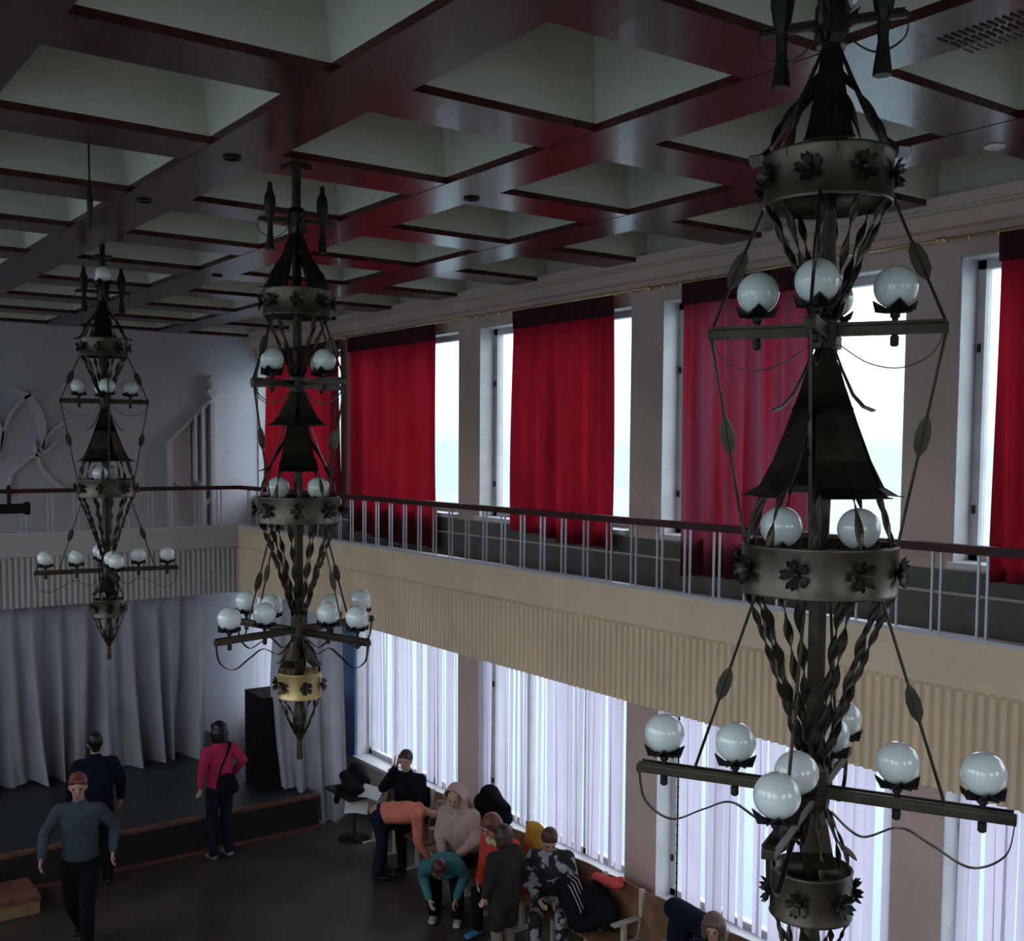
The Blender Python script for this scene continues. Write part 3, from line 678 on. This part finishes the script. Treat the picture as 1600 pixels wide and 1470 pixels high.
def person(label, loc, rotz, sc, top, bot, hair, hz=.90, lean=0, head=(0, 0), arms=None, legs=None, shoe=None, hairstyle='short', hood=None, coat=0.0, extra=None, topbulk=1.0):
    t = thing('person', label, 'person', loc, rotz); t.scale = (sc, sc, sc)
    la = math.radians(lean); sp = V(0, math.sin(la), math.cos(la)); p = V(0, 0, hz)
    wst = p+sp*.16; ch = p+sp*.36+V(0, .01, 0); nk = p+sp*.53
    hp, hy = math.radians(head[0]), math.radians(head[1])           # pitch down (+), yaw
    hd = V(0, math.sin(la*.55+hp*.5), math.cos(la*.55+hp*.5)); hc = nk + hd*.185 + V(0, .02, 0)
    F = Matrix.Rotation(hy, 3, 'Z') @ Matrix.Rotation(-hp, 3, 'X')  # head frame
    fw, hx, hu = F @ V(0, 1, 0), F @ V(1, 0, 0), F @ V(0, 0, 1)
    def hpnt(x, y, z): return hc + hx*x + fw*y + hu*z
    sh = [nk-sp*.05+V(s*.175, 0, 0) for s in (-1, 1)]; hip = [p+V(s*.09, 0, -.02) for s in (-1, 1)]
    arms = arms or [((-.26, -.03, .30), (-.27, .06, .05)), ((.26, -.03, .30), (.27, .06, .05))]
    arms = [(V(*e)+V(0, 0, 0), V(*h)) for e, h in arms]; arms = [(V(e.x, e.y, e.z+hz-.0), V(h.x, h.y, h.z+hz)) for e, h in arms]
    legs = legs or [((-.10, .03, .48), (-.11, -.02, .08)), ((.10, .03, .48), (.11, -.02, .08))]
    legs = [(V(*k), V(*a)) for k, a in legs]
    bm = B()
    bone(bm, p, wst, (.145, .11), (.125, .095)); bone(bm, wst, ch, (.125, .095), (.155, .11)); bone(bm, ch, nk-sp*.04, (.155, .11), (.09, .07))
    bone(bm, nk-sp*.04, hc-hu*.06, .055, .05)
    Mh = F.to_4x4()
    ell(bm, hc+hu*.015, (.074, .092, .105), 18, Mh); ell(bm, hpnt(0, .025, -.065), (.050, .055, .055), 14, Mh)
    ell(bm, hpnt(0, .098, -.012), (.011, .016, .022), 8, Mh); ell(bm, hpnt(0, .078, .035), (.050, .014, .012), 8, Mh)
    for s in (-1, 1): ell(bm, hpnt(s*.077, -.005, -.005), (.010, .018, .030), 8, Mh)
    for i, s in enumerate((-1, 1)):
        e, h = arms[i]; bone(bm, sh[i], e, .048, .037); bone(bm, e, h, .037, .025)
        bone(bm, nk-sp*.04, sh[i], .055, .05)
        d = (h-e).normalized(); a, b = frame_of(d, (0, 0, 1)); w = a if abs(a.x) < .8 else b
        tip = h+d*.075; bone(bm, h+d*.01, tip, (.028, .014), (.036, .013), tuple(w))
        q = w.cross(d)
        for k, (off, ln) in enumerate(((-.027, .055), (-.009, .068), (.009, .065), (.026, .050))):
            b0 = tip+w*off; m1 = b0+d*ln*.55+q*.008; bone(bm, b0, m1, .0085, .008, n=8); bone(bm, m1, m1+d*ln*.3+q*.024, .008, .0075, n=8)
        b0 = h+d*.025-w*.028*(-s); bone(bm, b0, b0+(d*.6-w*(-s)*.8).normalized()*.042+q*.01, .010, .009, n=8); b1 = b0+(d*.6-w*(-s)*.8).normalized()*.042+q*.01; bone(bm, b1, b1+d*.028+q*.006, .009, .008, n=8)
        k_, an = legs[i]; bone(bm, hip[i], k_, .078, .054); bone(bm, k_, an, .054, .036)
        ft = an+V(0, .13, -.055); bone(bm, an+V(0, -.02, -.04), ft, (.035, .03), (.038, .018))
    o = obj('body', bm, SKIN, t, smooth=True); fuse(o, .0085)
    # face
    EYE = mat('eye', (.02, .015, .012), .2); LIP = mat('lips', (.30, .10, .09), .5)
    for s in (-1, 1):
        bm = B(); ell(bm, hpnt(s*.031, .086, .012), (.013, .008, .008), 8, Mh); obj('eye', bm, EYE, t, smooth=True)
    bm = B(); ell(bm, hpnt(0, .083, -.058), (.022, .008, .006), 8, Mh); obj('mouth', bm, LIP, t, smooth=True)
    # jacket / top
    g = topbulk; bm = B(); low = p + sp*(.085-coat)
    bone(bm, low, wst, (.172*g, .135*g), (.16*g, .13*g)); bone(bm, wst, ch, (.16*g, .13*g), (.18*g, .14*g)); bone(bm, ch, nk-sp*.05, (.18*g, .14*g), (.10, .085))
    if coat > .05:
        for i in (0, 1): k_ = legs[i][0]; bone(bm, hip[i], hip[i].lerp(k_, .75), .125, .11)
    for i in (0, 1):
        e, h = arms[i]; bone(bm, nk-sp*.05, sh[i], .075, .075*g); bone(bm, sh[i], e, .072*g, .058*g); bone(bm, e, h-(h-e).normalized()*.02, .058*g, .042*g)
    bone(bm, nk-sp*.05, nk+hd*.02, .082, .074)
    o = obj('jacket', bm, top, t, smooth=True); fuse(o, .014, 4)
    # trousers
    bm = B(); bone(bm, p+sp*.04, p+V(0, 0, -.04), (.158, .125), (.16, .125))
    for i in (0, 1):
        k_, an = legs[i]; bone(bm, hip[i], k_, .098, .072); bone(bm, k_, an+V(0, 0, -.01), .072, .056)
    o = obj('trousers', bm, bot, t, smooth=True); fuse(o, .014, 4)
    for i in (0, 1):
        an = legs[i][1]; bm = B(); bone(bm, an+V(0, -.03, -.045), an+V(0, .15, -.052), (.045, .035), (.045, .026)); bone(bm, an, an+V(0, 0, -.04), .048, .045)
        o = obj('shoe', bm, shoe or BLACKM, t, smooth=True); fuse(o, .010, 2)
    # hair
    if hair:
        bm = B(); ell(bm, hpnt(0, -.022, .038), ((.086, .096, .100) if hairstyle == 'short' else (.100, .108, .104)), 18, Mh)
        if hairstyle == 'short': bone(bm, hpnt(0, -.06, 0), hpnt(0, -.065, -.06), (.065, .035), (.05, .03), tuple(hx))
        if hairstyle in ('bob', 'long'):
            ln = .10 if hairstyle == 'bob' else .26
            for a in range(-4, 5):
                an = a*.42; q0 = hpnt(.075*math.sin(an), -.02-.075*math.cos(an)*.9, .0); bone(bm, q0, q0-hu*ln*.5-V(0, 0, ln*.5), .044, .036)
        # fringe
        bone(bm, hpnt(-.045, .055, .075), hpnt(.045, .055, .075), .028, .028)
        o = obj('hair', bm, hair, t, smooth=True); fuse(o, .010, 3)
    if hood:
        bm = B(); 
        n = 12; rings = []
        for j in range(9):
            a = -0.15+ j/8*2.9
            # shell swept from brow to nape
            r = []
            for i in range(n+1):
                b = -1.75+3.5*i/n
                r.append(hpnt(.108*math.sin(b), .055-.15*math.sin(a*.55), .02+.125*math.cos(b) - .02*j/8))
            rings.append(r)
        loft(bm, rings, closed=False); bm.faces.new([v for v in bm.verts[:][-(n+1):]])
        bone_pts = [hpnt(.10*math.sin(b), -.02, .02+.12*math.cos(b)) for b in (-2.3, -1.7)]
        for s in (-1, 1): bone(bm, hpnt(s*.085, .0, -.03), nk+V(s*.07, .03, .0), .035, .05)
        bone(bm, hpnt(0, -.08, -.02), nk+V(0, -.05, .0), (.09, .04), (.10, .05))
        o = obj('hood', bm, hood, t, smooth=True); sd = o.modifiers.new('thick', 'SOLIDIFY'); sd.thickness = .018; fuse(o, .012, 3)
    if extra: extra(t, locals())
    return t
CL = lambda n, c, **k: mat(n, c, .9, bump=.15, bscale=80, spec=.15, **k)
BLKC = CL('black_cloth', (.006, .006, .008)); JEAN = CL('dark_denim', (.010, .013, .024), var=.3); NAVY = CL('navy_cloth', (.006, .008, .018), var=.3)
PINK = CL('pink_cloth', (.44, .03, .09), var=.15); CORAL = CL('coral_cloth', (.62, .19, .13), var=.12); BEIGE = CL('pale_pink_cloth', (.42, .30, .25), var=.12)
TEAL = CL('teal_cloth', (.045, .14, .15), var=.2); REDJ = CL('red_coat_cloth', (.52, .05, .035), var=.15); OLIVE = CL('olive_cloth', (.026, .023, .018), var=.3)
GBLUE = CL('grey_blue_cloth', (.05, .065, .08), var=.15); YEL = CL('yellow_cloth', (.50, .29, .04), var=.1); FUR = CL('cream_fur', (.52, .42, .22), var=.2, vscale=60)
CAMO = mat('camouflage_cloth', (.30, .30, .32), .85, col2=(.010, .010, .013), vscale=9)
for n_ in CAMO.node_tree.nodes:
    if n_.type == 'VALTORGB': n_.color_ramp.elements[0].position = .53; n_.color_ramp.elements[1].position = .55; GREYT = CL('beige_trousers', (.20, .16, .13), var=.2)
HBLK = mat('black_hair', (.006, .005, .005), .45); HBRN = mat('brown_hair', (.05, .018, .014), .5, var=.3, vscale=20); HRED = mat('auburn_hair', (.16, .04, .025), .5, var=.3, vscale=20); HLIT = mat('light_brown_hair', (.13, .085, .06), .5, var=.3, vscale=20)
BLUES = CL('blue_shoe_cloth', (.06, .22, .38)); WSH = CL('pale_shoe_cloth', (.40, .38, .36))
SIT = [((-.13, .42, .48), (-.14, .40, .09)), ((.13, .42, .48), (.14, .40, .09))]
LAP = [((-.24, .12, .22), (-.10, .34, .10)), ((.24, .12, .22), (.10, .34, .10))]
def R(d): return math.radians(d)
def bag(t, L):
    bm = B(); bone(bm, (.0, -.16, 1.05), (.02, -.17, .90), (.13, .06), (.16, .075)); o = obj('shoulder_bag', bm, BLKC, t, smooth=True); fuse(o, .012)
    bm = B(); ribbon(bm, [V(-.13, -.17, .98), V(-.08, -.185, 1.2), V(.02, -.16, 1.36), V(.10, -.09, 1.47), V(.13, .03, 1.46)], .03, .006, lambda i: (1, .3, .4)); obj('bag_strap', bm, BLKC, t)
person('person in a bright pink jacket with black hair standing before the stage', (4.84, 12.60, 0), R(8), .95, PINK, JEAN, HBLK, hairstyle='bob', head=(0, 5), arms=[((-.27, -.06, .30), (-.27, .0, .06)), ((.29, -.08, .32), (.24, .08, .12))], extra=bag, coat=.03, shoe=GREYT)
person('person in a dark jacket standing at the edge of the stage, seen from behind', (3.40, 12.58, 0), R(-8), 1.0, NAVY, BLKC, HBLK, head=(0, 0), coat=.04, topbulk=1.1)
person('person in a grey blue shirt and dark trousers striding past in front of the stage', (2.80, 10.95, 0), R(150), 1.03, GBLUE, BLKC, HRED, head=(10, 10), topbulk=1.0, coat=.02,
       arms=[((-.29, -.10, .30), (-.30, .02, .08)), ((.29, .10, .30), (.27, .28, .12))], legs=[((-.10, .18, .50), (-.11, .24, .09)), ((.10, -.02, .48), (.10, -.32, .16))])
person('person in dark clothes sitting by the window, holding a phone to the ear', (6.70, 11.29, 0), R(118), .97, BLKC, BLKC, HBRN, hz=.54, lean=6, head=(8, 10), legs=SIT, topbulk=1.12,
       arms=[((-.24, .10, .22), (-.10, .34, .10)), ((.30, .14, .34), (.12, .14, .62))])
bm = bbox(-.035, .035, -.005, .005, -.07, .07, .003); tag(obj('phone', bm, BLACKM, loc=(6.55, 11.40, 1.17), rot=(.2, 0, R(60))), 'dark mobile phone held to the ear of the seated person', 'phone')
person('person in a coral sweater and jeans standing bent forward over the chairs', (6.10, 10.98, 0), R(-125), .93, CORAL, JEAN, HLIT, hz=.80, lean=88, head=(70, 0),
       arms=[((-.20, .50, -.28), (-.15, .62, -.52)), ((.20, .50, -.28), (.15, .62, -.50))], legs=[((-.10, .05, .46), (-.12, -.04, .09)), ((.10, .06, .46), (.12, .0, .09))])
person('person in a pale pink hooded jacket sitting and looking down, hood up', (6.55, 9.90, 0), R(122), .96, BEIGE, BLKC, None, hz=.55, lean=14, head=(22, 0), legs=SIT, arms=LAP, hood=BEIGE, topbulk=1.18)
person('person in a teal jacket crouching forward in front of the pale hooded one', (6.16, 9.60, 0), R(140), .92, TEAL, BLKC, HBRN, hz=.62, lean=72, head=(70, 0), legs=[((-.14, .36, .46), (-.14, .18, .09)), ((.14, .36, .44), (.15, .10, .09))],
       arms=[((-.24, .36, .02), (-.16, .52, -.18)), ((.24, .36, .02), (.14, .52, -.20))], shoe=WSH, topbulk=1.1)
def furcollar(t, L):
    nk, sp = L['nk'], L['sp']; bm = B(); n = 18
    pts = [nk+V(.115*math.cos(2*PI*i/n), .10*math.sin(2*PI*i/n), -.01+.015*math.sin(3*i)) for i in range(n+1)]
    tube(bm, pts, .035, 8); obj('fur_collar', bm, FUR, t, smooth=True)
person('person in a red coat with pale fur collar and auburn hair, bending over', (6.57, 8.98, 0), R(100), .97, REDJ, BLKC, HRED, hz=.55, lean=26, head=(30, -10), legs=SIT, arms=[((-.26, .16, .16), (-.15, .40, .0)), ((.26, .18, .16), (.12, .40, .04))], shoe=BLUES, extra=furcollar, topbulk=1.2, hairstyle='bob', coat=.08)
person('child in a black and grey camouflage jacket with dark brown hair looking down', (6.60, 8.42, 0), R(140), .96, CAMO, CAMO, HBRN, hz=.54, lean=16, head=(34, 10), legs=SIT, arms=LAP, shoe=WSH, topbulk=1.12)
person('person in a dark olive jacket standing in front of the seated group', (5.96, 8.30, 0), R(10), .80, OLIVE, GREYT, HBRN, head=(12, 0), coat=.10, topbulk=1.3, hairstyle='bob')
person('child with light brown hair at the bottom edge beside the navy coat', (6.53, 6.14, 0), R(125), .88, NAVY, BLKC, HLIT, hz=.54, lean=8, head=(15, 0), legs=SIT, arms=LAP, hairstyle='bob')

# ------------------------------------------------------------------ loose things on the chairs
def heap(name, label, cat, mt, loc, rot, parts, vox=.014):
    bm = B()
    for a in parts: bone(bm, *a)
    o = obj(name, bm, mt, None, loc, rot, True); fuse(o, vox, 5); return tag(o, label, cat)
heap('black_coat', 'black coat heaped over a chair back beside the brown pillar', 'coat', BLKC, (6.84, 9.72, .90), (0, 0, 0), [((0, -.20, .05), (0, .20, .12), .09, .12), ((.02, -.10, .12), (.02, .12, .22), .08, .12), ((-.04, .18, .0), (-.05, .20, -.25), .07, .06), ((.0, .05, .2), (0, -.2, .15), .10, .07)])
heap('yellow_jacket', 'yellow jacket with a black mark lying beside the camouflage child', 'jacket', YEL, (6.74, 8.84, .90), (0, 0, 0), [((0, 0, .15), (0, .05, -.3), (.07, .14), (.09, .16)), ((0, -.1, .12), (-.08, -.14, -.15), .06, .05)])
t = thing('backpack', 'dark backpack with pale streaks lying on a chair right of the camouflage child', 'backpack', (6.52, 7.96, .45), R(20))
bm = B(); bone(bm, (-.05, -.12, .08), (.05, .12, .30), (.16, .09), (.14, .09)); bone(bm, (-.1, -.1, .06), (.1, -.05, .06), .09, .08); o = obj('bag_body', bm, BLKC, t, smooth=True); fuse(o, .012, 4)
for k in range(4):
    bm = B(); ribbon(bm, [V(-.16+.05*k, -.20, .02+.02*k), V(-.10+.05*k, -.14, .18), V(-.02+.05*k, .02, .33+.01*k), V(.02+.05*k, .14, .38)], .016, .006, lambda i: (1, .4, 0)); obj('pale_strap', bm, WSH, t)
heap('black_coat', 'black coat lying on a chair under the red hat', 'coat', BLKC, (6.62, 7.72, .50), (0, 0, 0), [((0, -.14, .08), (.04, .16, .14), .11, .13), ((.06, -.1, .14), (.08, .14, .24), .09, .10), ((-.12, -.05, .04), (-.2, .05, -.02), .07, .05)])
heap('red_hat', 'coral red knitted hat lying on top of the black coat', 'hat', CL('red_knit', (.50, .06, .06)), (6.74, 7.74, .86), (0, .2, .2), [((0, -.13, 0), (0, .12, .02), (.09, .045), (.07, .035)), ((0, -.10, .02), (.02, -.16, .06), .045, .03)], .010)
heap('navy_coat', 'navy padded coat hanging over a chair at the bottom edge', 'coat', NAVY, (6.84, 6.68, .72), (0, 0, 0), [((0, -.24, .10), (0, .24, .14), (.12, .10), (.11, .10)), ((-.06, -.2, .05), (-.08, -.2, -.3), .1, .1), ((-.06, .1, .05), (-.1, .12, -.3), .12, .1)])
t = thing('pedestal_table', 'small dark table on one leg beside the long pale drape', 'table', (6.45, 12.25, 0))
bm = B(); lathe(bm, [(.20, 0), (.20, .015), (.03, .03), (.022, .06), (.022, .60)], 20); obj('leg', bm, BLACKM, t, smooth=True)
bm = bbox(-.24, .24, -.34, .34, .60, .625, .006); obj('table_top', bm, BLACKM, t)
heap('black_coat', 'black coat and bag heaped on the small one legged table', 'coat', BLKC, (6.45, 12.25, .69), (0, 0, 0), [((-.1, -.22, .0), (.05, .25, .06), (.13, .06), (.12, .07)), ((.1, -.1, .05), (.14, .2, .14), .08, .09), ((-.2, .0, -.0), (-.24, .0, -.16), .05, .04)])
for i, (x, y, z, a, lab) in enumerate(((6.52, 11.92, .66, .5, 'white sheet of paper lying on the heap left of the phoning person'), (6.30, 11.90, .52, 1.0, 'white sheet of paper hanging off the chair below the heap'))):
    bm = B(); loft(bm, [[(-.10, -.14, 0), (.10, -.14, .0), (.10, -.14, .002), (-.10, -.14, .002)], [(-.10, 0, .02), (.10, 0, .015), (.10, 0, .017), (-.10, 0, .022)], [(-.10, .14, .0), (.10, .14, .03), (.10, .14, .032), (-.10, .14, .002)]])
    tag(obj('paper_sheet', bm, PAPER, loc=(x, y, z), rot=(.1, -.5, a)), lab, 'paper')
